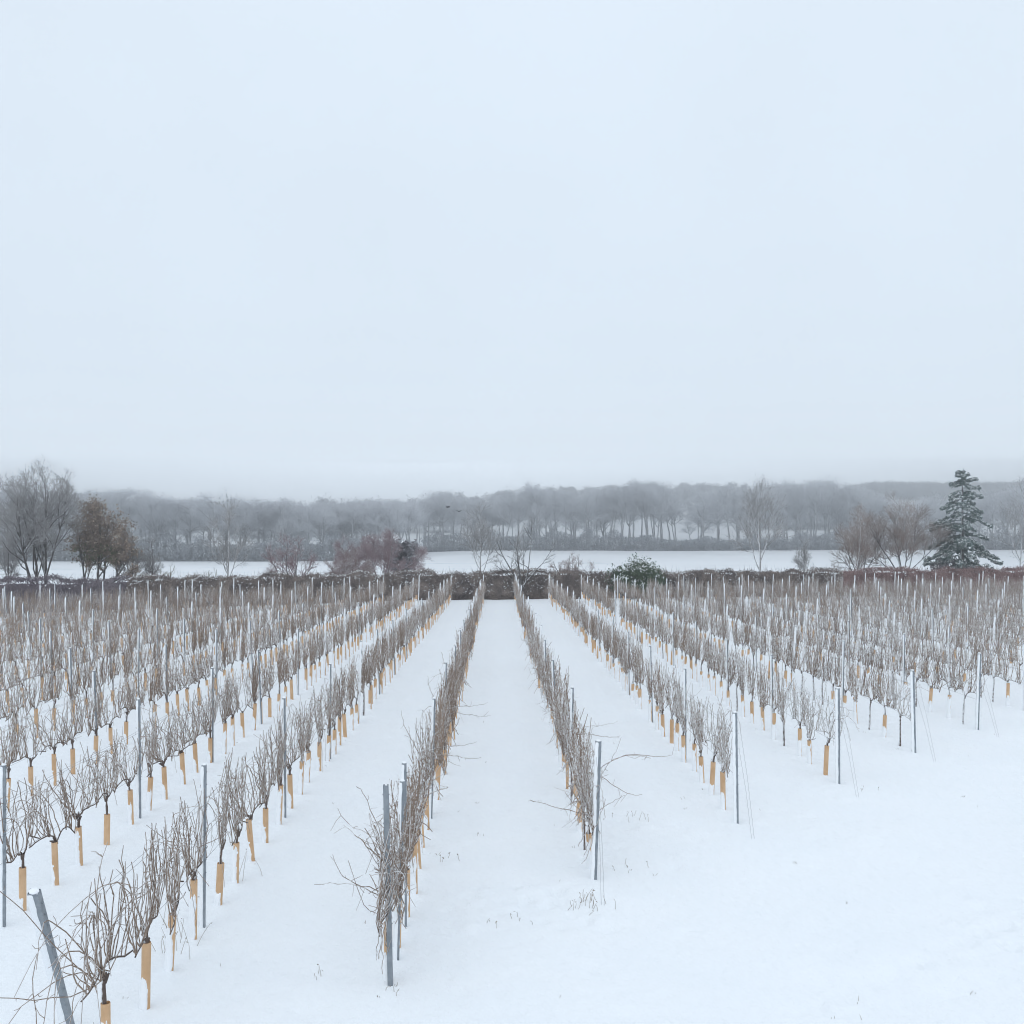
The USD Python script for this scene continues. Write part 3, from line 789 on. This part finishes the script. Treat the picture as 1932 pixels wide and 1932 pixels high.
tree("bare_tree", 1925, 3.0, 918, 52, "bare snow-dusted tree at the right edge beyond the conifer", birch(0), [{**BL[0], "n": 16}, {**BL[1], "n": 7}, BL[2]], "birch_bark", "twig_grey", 27, 0.2, split=0)

fan = lambda: [([(0, 0, -.04), (.01, 0, .2), (-.1, 0, .5), (-.06, 0, .9)], (.085, .014)), ([(0, 0, .1), (.2, 0, .3), (.3, 0, .6), (.35, 0, .92)], (.06, .012)), ([(0, 0, .12), (-.3, 0, .35), (-.6, 0, .55), (-.8, 0, .75)], (.06, .012)),
                ([(0, 0, .15), (.4, 0, .32), (.8, 0, .5), (.97, 0, .62)], (.05, .01)), ([(0, 0, .1), (-.4, .1, .3), (-.85, .1, .42)], (.045, .01)), ([(0, 0, .15), (.1, .5, .4), (.1, .7, .8)], (.05, .01)), ([(0, 0, .12), (-.1, -.5, .4), (-.2, -.6, .75)], (.05, .01))]
tree("spreading_tree", 983, -1.2, 978, 58, "low vase-shaped bare tree in front of the hedge at the end of the aisle", fan(), lv(0.55, (6, 5, 4), 0.03), "tree_bark", "twig_grey", 28, 0.15)
tree("spreading_tree", 1702, 3.0, 936, 82, "broad brown bare tree behind the hedge left of the conifer", fan(), lv(0.62, (13, 9, 7, 4), 0.05), "tree_bark", "twig_brown", 29, 0.12)
tree("young_tree", 1622, 4.2, 962, 44, "small brown bare tree behind the thin white-stemmed one", fan(), lv(0.6, (10, 8, 7), 0.05), "tree_bark", "twig_brown", 30, 0.1)
tree("bare_bush", 546, 2.2, 1012, 48, "low bare dark bush behind the hedge left of the purple shrub", fan(), lv(0.6, (11, 8, 6), 0.03, 6, r=.9), "tree_bark", "twig_purple", 31, 0.05, cat="bush", split=0)
tree("bare_bush", 1078, 0.6, 1038, 42, "small bare bush in the hedge between aisle end and green shrub", fan(), lv(0.6, (9, 7, 5), 0.03, 4, r=.8), "tree_bark", "twig_pink", 32, 0.05, cat="bush", split=0)
tree("sapling", 1515, 2.5, 1020, 22, "thin sapling behind the hedge right of the tallest pale tree", birch(), BL, "tree_bark", "twig_grey", 33, 0.2, split=0)
tree("sapling", 248, 2.8, 1000, 24, "small dark sapling just right of the brown leafy tree", birch(), BL, "tree_bark", "twig_grey", 34, 0.2, split=0)
tree("sapling", 283, 2.6, 1022, 22, "smaller sapling, second right of the brown leafy tree", birch(.1), BL, "tree_bark", "twig_grey", 35, 0.2, split=0)
tree("sapling", 14, 3.4, 985, 18, "thin upright sapling at the left edge behind the hedge", birch(), BL, "tree_bark", "twig_grey", 36, 0.2, split=0)
tree("scrub_bush", 306, 1.0, 1066, 44, "low olive-brown scrub poking above the hedge below the saplings", fan(), lv(0.6, (6, 5, 4), 0.02, r=.7), "olive_stem", "olive_stem", 37, 0.0, cat="bush", split=0)
tree("scrub_bush", 396, 1.0, 1068, 34, "low olive-brown scrub on the hedge beside the slender pale tree", fan(), lv(0.6, (6, 5, 4), 0.02, r=.7), "olive_stem", "olive_stem", 38, 0.0, cat="bush", split=0)
tree("purple_shrub", 712, 9.0, 1003, 84, "rounded purple-brown leafless shrub beyond the hedge left of centre", fan(), lv(0.6, (16, 11, 9, 4), 0.02, 8), "tree_bark", "twig_purple", 39, 0.02, cat="shrub", split=0)
tree("pink_shrub", 655, 6.0, 1038, 44, "low pinkish-brown snowy shrub in front of the purple one", fan(), lv(0.6, (14, 11, 8), 0.0, 10), "twig_pink", "twig_pink", 40, 0.0, cat="shrub", split=0)


def blob_bush(name, xd, dY, top, half_w, label, leaf, seed, n, size, snow_n, square=False, cat="shrub", depth=1.0):
    X0 = at(xd, 1020, 77)[0]
    Y = hedge_y(X0) + dY
    for _ in range(3):
        Y = hedge_y(at(xd, 1020, Y)[0]) + dY
    b = foot(xd, Y)
    h = at(xd, top, Y)[2] - b[2]
    w = half_w / FPX * Y
    rg = np.random.default_rng(seed)
    t = thing(name, b, label=label, cat=cat)
    st = MB()
    for _ in range(9):
        e = rg.normal(size=3) * (w * .45, w * .4, 0) + (0, 0, h * rg.uniform(.55, .85))
        st.tubes(polyline([(rg.normal(0, .08), rg.normal(0, .08), -.05), e * (.4, .4, .5), e], 6), np.linspace(.04, .012, 6), 5)
    obj("stems", st.mesh(), "tree_bark", t)
    u = rg.normal(size=(60, 3)); u /= np.linalg.norm(u, axis=1, keepdims=True)
    cl = u * rg.uniform(.45, .95, (60, 1))
    if square:
        cl = rg.uniform(-1, 1, (60, 3)) * .9
    cl = cl * (w, w * depth, h / 2) + (0, 0, h / 2)
    cl[:, 2] = np.maximum(cl[:, 2], .12 * h)
    pick = rg.integers(60, size=n)
    off = rg.normal(size=(n, 3)) * min(w, h) * .13
    c = cl[pick] + off; c[:, 2] = np.maximum(c[:, 2], .02)
    obj("leaves", MB().tris(rg, c, size, 0.6).mesh(), leaf, t)
    s = rg.integers(60, size=snow_n)
    o = rg.normal(size=(snow_n, 3)) * min(w, h) * (.1, .1, .03) + (-.03 * w, -.04, min(w, h) * .14)
    obj("snow", MB().tris(rg, np.maximum(cl[s] + o, (-9, -9, .02)), size * .9, 0.8).mesh(), "snow_clod", t, kind="stuff")
    return t


blob_bush("evergreen_shrub", 1207, -1.4, 1056, 54, "rounded green evergreen shrub dusted with snow in the hedge right of the aisle", "evergreen_leaf", 51, 7500, .16, 950)
blob_bush("clipped_evergreen", 757, 16.0, 1022, 29, "dark clipped evergreen block at the right end of the purple shrub", "dark_evergreen", 52, 5200, .3, 60, square=True)

# conifer
def conifer(xd, dY, top, half_w, seed):
    Y = hedge_y(at(xd, 1020, 80)[0]) + dY
    b = foot(xd, Y); h = at(xd, top, Y)[2] - b[2]; w = half_w / FPX * Y
    rg = np.random.default_rng(seed)
    t = thing("conifer", b, label="tall snowy blue-green conifer with drooping branches behind the hedge at right", cat="tree")
    obj("trunk", MB().tubes(polyline([(0, 0, -.05), (.03, 0, h * .4), (-.02, 0, h * .8), (.05, 0, h)], 10), np.linspace(.16, .02, 10), 8).mesh(), "tree_bark", t, smooth=True)
    snow = MB()
    for k in range(135):
        u = rg.random() ** 0.85
        z0 = h * (.06 + .92 * u)
        L = (w * (1 - u) ** 0.55 + .25) * rg.uniform(.5, 1.42)
        a = rg.uniform(0, 2 * np.pi)
        e = np.array([math.cos(a), math.sin(a), 0])
        droop = rg.uniform(.1, .5) * (1 if u < .85 else -.6)
        P = polyline([(0, 0, z0), tuple(e * L * .5 + (0, 0, z0 - droop * L * .15)), tuple(e * L * .85 + (0, 0, z0 - droop * L * .55)), tuple(e * L + (0, 0, z0 - droop * L * .6))], 9)
        mb = MB().tubes(P, np.linspace(.03, .008, 9), 4)
        n = int(48 + 105 * L / w)
        s = rg.uniform(.15, 1, n) ** .8
        f = s * 8; i0 = np.minimum(f.astype(int), 7)
        c = P[i0] + (P[i0 + 1] - P[i0]) * (f - i0)[:, None]
        side = np.array([-e[1], e[0], 0])
        c = c + side * (rg.normal(0, .10 * L + .04, n) * (1.15 - s))[:, None] + np.stack([0 * s, 0 * s, -np.abs(rg.normal(0, .09, n))], -1)
        mb.tris(rg, c, .26, .38, direction=e * .8 + (0, 0, -.7), spread=.45)
        obj("branch", mb.mesh(), "conifer_needle", t)
        m_ = rg.random(n) < .5
        if m_.any():
            snow.tris(rg, c[m_] + (-.02, -.03, .07), .14, .6, direction=e * 1.0 + (0, 0, -.1), spread=.35)
    obj("snow", snow.mesh(), "snow_clod", t, kind="stuff")


conifer(1815, 2.6, 884, 58, 61)
blob_bush("low_conifer", 1800, 1.2, 1058, 46, "low dark evergreen bush at the foot of the conifer", "dark_evergreen", 62, 2200, .22, 90)
blob_bush("low_conifer", 1862, 2.0, 1060, 16, "small snowy evergreen bush right of the foot of the conifer", "conifer_needle", 63, 900, .18, 220)

# hedges
def hedge(x0, x1, label, mat, seed, n, snow_n, hh=2.08):
    rg = np.random.default_rng(seed)
    xm = (x0 + x1) / 2
    o = np.array([xm, hedge_y(xm), float(ground(xm, hedge_y(xm)))])
    t = thing("hedge", o, label=label, cat="hedge")
    def place(x, dy, z):
        y = np.array([hedge_y(v) for v in x]) + dy
        return np.stack([x, y, ground(x, y) + z], -1) - o
    xs = np.linspace(x0, x1, int((x1 - x0) * 2) + 2)
    rows = [(-.55, .0), (-.68, .5), (-.6, 1.2), (-.3, hh - .3), (.3, hh - .3), (.6, 1.2), (.6, 0)]
    V = np.stack([place(xs, dy + rg.normal(0, .05, len(xs)), z + rg.normal(0, .04, len(xs)) * (z > 0)) for dy, z in rows], 1)
    a, k = V.shape[:2]
    i, j = np.meshgrid(np.arange(a - 1), np.arange(k - 1), indexing="ij")
    q = np.stack([i * k + j, i * k + j + 1, (i + 1) * k + j + 1, (i + 1) * k + j], -1).reshape(-1, 4)
    mb = MB().add(V.reshape(-1, 3), q)
    x = rg.uniform(x0, x1, n)
    face = rg.random(n)
    top = face > .68
    dy = np.where(top, rg.uniform(-.55, .55, n), -.62 - np.abs(rg.normal(0, .10, n)))
    prof = hh + (meshkit.fbm(np.stack([x * .9, 0 * x, 0 * x], -1), 3, seed) - .5) * .62
    z = np.where(top, prof - .16 + np.abs(rg.normal(0, .09, n)), rg.uniform(0.02, 1, n) * (prof - .1))
    mb.tris(rg, place(x, dy, z), .26, .16, direction=np.array([0, -.25, .55]), spread=.8)
    k_ = int((x1 - x0) * 9)
    x = rg.uniform(x0, x1, k_)
    c = place(x, rg.uniform(-.5, .5, k_), hh + rg.uniform(-.1, .28, k_))
    mb.tris(rg, c, .55, .05, direction=np.array([0, 0, 1.0]), spread=.3)
    obj("twigs", mb.mesh(), mat, t)
    x = rg.uniform(x0, x1, snow_n)
    top = rg.random(snow_n) < .6
    prof = hh + (meshkit.fbm(np.stack([x * .9, 0 * x, 0 * x], -1), 3, seed) - .5) * .62
    keep = meshkit.fbm(np.stack([x * .7, 0 * x + 3, 0 * x], -1), 3, seed + 3) > .43
    z = np.where(top, prof + rg.normal(-.04, .05, snow_n), prof * rg.uniform(.25, 1, snow_n))
    dy = np.where(top, rg.uniform(-.6, .4, snow_n), -.72 - np.abs(rg.normal(0, .06, snow_n)))
    c = place(x, dy, z)[keep]
    obj("snow", MB().tris(rg, c, .12, .45, direction=np.array([.9, 0, .1]), spread=.5).mesh(), "snow_clod", t, kind="stuff")


hedge(-44, -23.9, "dark purple-grey hedge along the left end of the vineyard", "hedge_purple", 71, 20000, 250, 2.05)
hedge(-23.9, 12.6, "brown snow-flecked hedge across the far end of the aisle", "hedge_brown", 72, 40000, 4500)
hedge(12.6, 27.4, "dark brown snow-topped hedge right of the green shrub", "hedge_brown", 73, 17000, 2600)
hedge(27.4, 56, "reddish-brown hedge along the right end of the vineyard", "hedge_red", 74, 30000, 900)

# two birds
for (xd, yd, Y, rz, lab) in ((845, 957, 95, 30, "small black bird flying left of the slender bare tree"), (866, 965, 95, -50, "small black bird flying nearest the slender bare tree's top")):
    t = thing("bird", at(xd, yd, Y), rz, label=lab, cat="bird", group="black birds over the hedge")
    body = trimesh.creation.icosphere(2); v = np.array(body.vertices)
    v = v * (.16, .055, .05); v[:, 1:] *= (1 - .5 * np.abs(v[:, :1]) / .16)
    obj("body", (v, np.array(body.faces)), "bird_black", t, smooth=True)
    hd = trimesh.creation.icosphere(1)
    mb = MB().add(np.array(hd.vertices) * (.04, .034, .034) + (.16, 0, .015), np.array(hd.faces))
    mb.add(np.array([(.19, .012, .015), (.19, -.012, .015), (.19, 0, .03), (.245, 0, .012)]), np.array([(0, 1, 3), (1, 2, 3), (2, 0, 3)]))
    obj("head", mb.mesh(), "bird_black", t)
    for s in (-1, 1):
        prof = [(.07, .03), (.09, .16), (.05, .30), (-.03, .40), (-.05, .28), (-.07, .14), (-.06, .03)]
        top = np.array([(x, s * y, .02 + .28 * y) for x, y in prof]); bot = top - (0, 0, .008)
        n = len(prof)
        f = [(0, i, i + 1) for i in range(1, n - 1)] + [(n, n + i + 1, n + i) for i in range(1, n - 1)] + [(i, n + i, (i + 1) % n) for i in range(n)] + [((i + 1) % n, n + i, n + (i + 1) % n) for i in range(n)]
        obj("wing", (np.vstack([top, bot]), np.array(f)), "bird_black", t)
    obj("tail", (np.array([(-.1, .02, 0), (-.1, -.02, 0), (-.24, .05, 0), (-.24, -.05, 0), (-.1, 0, .012), (-.24, 0, .01)]), np.array([(0, 2, 4), (2, 5, 4), (4, 5, 1), (5, 3, 1), (0, 1, 2), (1, 3, 2)])), "bird_black", t)

# ------------------------------------------------------------------ the wood across the field
def wood_proto(rng, clear, spread):
    p = proto("wood_tree")
    h = 20.0
    lean = rng.normal(0, .5)
    stems = [([(0, 0, -.4), (rng.normal(0, .2), 0, h * .3), (lean, 0, h * .6), (lean * 1.3, 0, h * .88)], (.30, .07))]
    if rng.random() < .4:
        stems.append(([(0, 0, h * .15), (1.2, .3, h * .4), (2.0, .3, h * .8)], (.2, .06)))
    env = (np.array([lean * .6, 0, h * (1 + clear) / 2]), np.array([spread, spread, h * (1 - clear) / 2]))
    g = grow(rng, stems, [dict(n=15, len=7.5, ang=46, up=.05, t0=clear, tp=.8, r=.13, k=6), dict(n=8, len=4.4, ang=40, up=.04, t0=.25, r=.075, k=5), dict(n=6, len=2.6, ang=40, up=.02, t0=.2, r=.05, k=4), dict(n=3, len=1.7, ang=42, up=0, t0=.2, r=.038, k=3)], env)
    write_tree(p, g, "wood_bark", "hazed_wood_twig")
    return p


rng = np.random.default_rng(81)
WOODP = [wood_proto(rng, c, s) for c, s in ((.36, 7.5), (.40, 7.0), (.34, 8.0), (.42, 6.5), (.12, 6.5), (.16, 7.0), (.2, 7.5), (.25, 6.0))]
prof_x = [-60, 0, 60, 130, 200, 260, 310, 350, 420, 480, 545, 600, 640, 690, 740, 790, 830, 870, 930, 965, 1010, 1060, 1100, 1140, 1180, 1210, 1245, 1272, 1290, 1310, 1350, 1400, 1440, 1500, 1560, 1610, 1650, 1700, 1780, 1850, 1932, 2000]
prof_y = [925, 925, 922, 926, 925, 932, 944, 940, 945, 943, 946, 948, 946, 936, 936, 934, 930, 940, 938, 928, 922, 922, 928, 924, 910, 904, 909, 930, 966, 950, 930, 924, 920, 912, 906, 914, 940, 950, 945, 935, 926, 925]
LAND = [(76, "the twin-trunked tree"), (182, "the brown leafy tree"), (428, "the left slender tree"), (546, "the bare dark bush"), (700, "the purple shrub"), (905, "the tree left of the aisle"), (983, "the vase-shaped tree"),
        (1078, "the small bare bush"), (1203, "the green shrub"), (1434, "the tallest pale tree"), (1515, "the thin sapling"), (1702, "the broad brown tree"), (1815, "the conifer"), (1925, "the right-edge tree")]
rng = np.random.default_rng(82)
front = []
xd = -50.0
while xd < 1990:
    left = xd < 785
    Y = (302 if left else 376) + rng.uniform(-3, 9)
    top = np.interp(xd, prof_x, prof_y) + rng.normal(4, 8)
    if rng.random() < .07:
        xd += 14
        continue
    if 1278 < xd < 1304:
        xd += 24
        continue
    front.append((xd, Y, top, True))
    xd += rng.uniform(16, 29)
back = []
for Yb, dt, gap in ((18, 4, 30), (42, 8, 34), (75, 24, 58)):
    xd = -60.0
    while xd < 2000:
        Y = (302 if xd < 785 else 376) + Yb + rng.uniform(-5, 5)
        if not 1280 < xd < 1302:
            back.append((xd, Y, np.interp(xd, prof_x, prof_y) + dt + rng.normal(2, 5), False))
        xd += rng.uniform(gap * .7, gap * 1.3)
marks = {}
for xd, Y, top, is_front in front + back:
    b = foot(xd, Y); h = at(xd, top, Y)[2] - b[2]
    near = min(LAND, key=lambda l: abs(l[0] - xd))
    key = (near[1], is_front)
    marks[key] = marks.get(key, 0) + 1
    row = "front" if is_front else "rear"
    low_crown = rng.random() < (.75 if 420 < xd < 700 or xd < 255 else .3 if xd < 640 or xd > 1560 else .2) or (not is_front and Y > (302 if xd < 785 else 376) + 60)
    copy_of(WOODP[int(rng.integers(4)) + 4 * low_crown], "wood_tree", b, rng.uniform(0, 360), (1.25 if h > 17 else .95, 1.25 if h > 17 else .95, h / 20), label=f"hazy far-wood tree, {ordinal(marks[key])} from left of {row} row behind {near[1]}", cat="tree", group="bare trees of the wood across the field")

# undergrowth of the wood edge: shrubs too hazy and tangled to tell apart
rng = np.random.default_rng(83)
mb = MB()
for xa, xb, Y0 in ((-60, 790, 297), (640, 1990, 371)):
    for xd in np.arange(xa, xb, 2.2):
        if xd > 785 and Y0 == 297 or (xd < 800 and Y0 == 371):
            continue
        hgt = 2.8 + 5.0 * meshkit.fbm(np.array([[xd * .012, 7.0, Y0]]), 3, 4)[0] * (1.7 if xd < 640 else 1.25) * (0.25 + 1.5 * meshkit.noise(np.array([[xd * .045, 1.0, Y0]]), 8)[0])
        for _ in range(7):
            Y = Y0 + rng.uniform(0, 7)
            p = foot(xd + rng.uniform(-2, 2), Y)
            n = 14
            c = p + np.stack([rng.normal(0, .9, n), rng.normal(0, .9, n), rng.uniform(0, 1, n) ** 1.3 * hgt], -1)
            mb.tris(rng, c, .9, .3, direction=np.array([0, 0, .9]), spread=.8)
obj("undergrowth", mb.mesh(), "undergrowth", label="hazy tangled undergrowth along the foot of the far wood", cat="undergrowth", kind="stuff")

# woods and hedgerows on the hills behind, fading out
lowp = []
rng = np.random.default_rng(84)
for _ in range(3):
    p = proto("far_crown")
    n = 1100
    lobes = rng.normal(size=(9, 3)) * (3.0, 3.0, 2.2) + (0, 0, 9)
    c = lobes[rng.integers(9, size=n)] + rng.normal(size=(n, 3)) * (1.6, 1.6, 1.5)
    mb = MB().tris(rng, c, 1.5, .3, direction=np.array([0, 0, .6]))
    mb.tubes(np.array([(0, 0, -.5), (0, 0, 5), (0, 0, 10.0)]), [.35, .3, .2], 4)
    obj("crown", mb.mesh(), "hazed_wood_twig", p)
    lowp.append(p)
spots = []
def belt(x0, x1, Y0, Y1, n, s0=.7, s1=1.2):
    for _ in range(n):
        xd = rng.uniform(x0, x1); Y = rng.uniform(Y0, Y1)
        q_ = foot(xd, Y)
        spots.append((Y, q_[0], q_[2]))
belt(600, 860, 520, 560, 40)
belt(1420, 1640, 520, 600, 70)
belt(1600, 1990, 1000, 1250, 300)
belt(1300, 1500, 900, 960, 50)
belt(930, 1320, 1250, 1400, 120)
belt(1640, 1990, 1330, 1440, 160)
belt(820, 1330, 760, 790, 40)
spots.sort()
scatter("distant_woodland", lowp, spots, (0.7, 1.3, lambda g: g.uniform(0, 360)), label="pale woods and hedgerows on the misty hills behind the wood", cat="woodland")

# ------------------------------------------------------------------ stems and tufts poking through the snow
def tuft(xd, yd, n, h, label, seed, spread=.12, lean=.35):
    Y = FPX * EYE[2] / (yd - 1020)
    p = foot(xd, Y)
    rg = np.random.default_rng(seed)
    t = thing("weed_tuft", p, label=label, cat="dead weed", group="dead weeds poking through the snow")
    mb = MB(); lf = MB()
    for _ in range(n):
        b = rg.normal(0, spread, 3) * (1, 1, 0)
        e = b + rg.normal(0, lean, 3) * (h, h, 0) + (0, 0, h * rg.uniform(.5, 1.2))
        mb.tubes(polyline([b - (0, 0, .03), (b + e) / 2 + rg.normal(0, .01, 3), e], 5), np.linspace(.003, .0015, 5), 4)
        lf.tris(rg, e + rg.normal(0, .01, (1, 3)), .028, .5)
    obj("stems", mb.mesh(), "dead_grass", t, kind="stuff")
    obj("seed_heads", lf.mesh(), "dead_grass", t, kind="stuff")


for k, (xd, yd, n, h, lab) in enumerate((
        (1110, 1708, 10, .09, "largest patch of dead stems in the snow near the first end post right of aisle"), (1092, 1722, 8, .08, "small dead sprigs left of the largest stem patch"),
        (1128, 1716, 6, .16, "dark leaning stubs at the right of the largest stem patch"), (928, 1747, 3, .07, "dark speck of weed, left one of a pair in the aisle snow"), (960, 1747, 3, .06, "dark speck of weed, right one of a pair in the aisle snow"),
        (849, 1632, 4, .08, "lone sprig right of the near posts of the first row left of aisle"), (891, 1580, 2, .05, "tiny dark sprig in the middle of the aisle"), (1215, 1550, 4, .10, "upright dead stems in snow between first and second rows right of aisle"),
        (1190, 1645, 5, .06, "faint sprig in snow right of the first end post right of aisle"), (1200, 1545, 4, .06, "small sprig left of the upright dead stems"), (333, 1790, 16, .26, "bunch of thin grass stems beside the guard tubes at front left"), (325, 1740, 8, .3, "tall wispy stems beside the second left row"),
        (466, 1655, 4, .3, "dry cane lying off the second left row towards the aisle"), (588, 1850, 3, .05, "small dark fleck of weed in the front snow left of the near posts"), (1640, 1500, 4, .05, "faint sprig near the third end post right of aisle"), (735, 1880, 4, .08, "dead stems at the foot of the nearest end post left of aisle"))):
    tuft(xd, yd, n, h, lab, 200 + k)
# grass tips too many and small to count
rng = np.random.default_rng(91)
mb = MB()
for _ in range(90):
    if rng.random() < .6:
        side, k, x, y0 = ROWS[int(rng.choice([0, 1, 13, 14, 15, 16]))]
        y = y0 + rng.exponential(9); x = x + rng.normal(0, .35)
    else:
        y = rng.uniform(9, 24); x = rng.uniform(-.45 * y, .5 * y)
    z = float(ground(x, y))
    n = int(rng.integers(1, 4))
    for _ in range(n):
        e = np.array([rng.normal(0, .02), rng.normal(0, .02), rng.uniform(.012, .04)])
        b = np.array([x, y, z]) + rng.normal(0, .02, 3) * (1, 1, 0)
        mb.tubes(np.stack([b - (0, 0, .01), b + e * .5, b + e]), [.003, .0025, .0012], 3)
obj("grass_tips", mb.mesh(), "dead_grass", label="sparse dead grass tips showing through the snow", cat="grass", kind="stuff")

# ------------------------------------------------------------------ winter haze
zmin = float(GZ.min()) - 1.0
bx = trimesh.creation.box(bounds=[(-1750, -300, zmin), (1750, 1500, float(max(GZ.max(), max(q[2] for q in spots))) + 24.0)])
usdkit.material(stage, "/World/Looks/winter_haze", {"v": ("principled_volume", {"color": (0.985, 0.99, 1.0), "density": 0.0017, "anisotropy": 0.75})}, surface=None, volume="v.volume")
obj("haze", (np.array(bx.vertices), np.array(bx.faces)), "winter_haze", label="thin pale winter haze over the whole valley", cat="haze", kind="stuff")
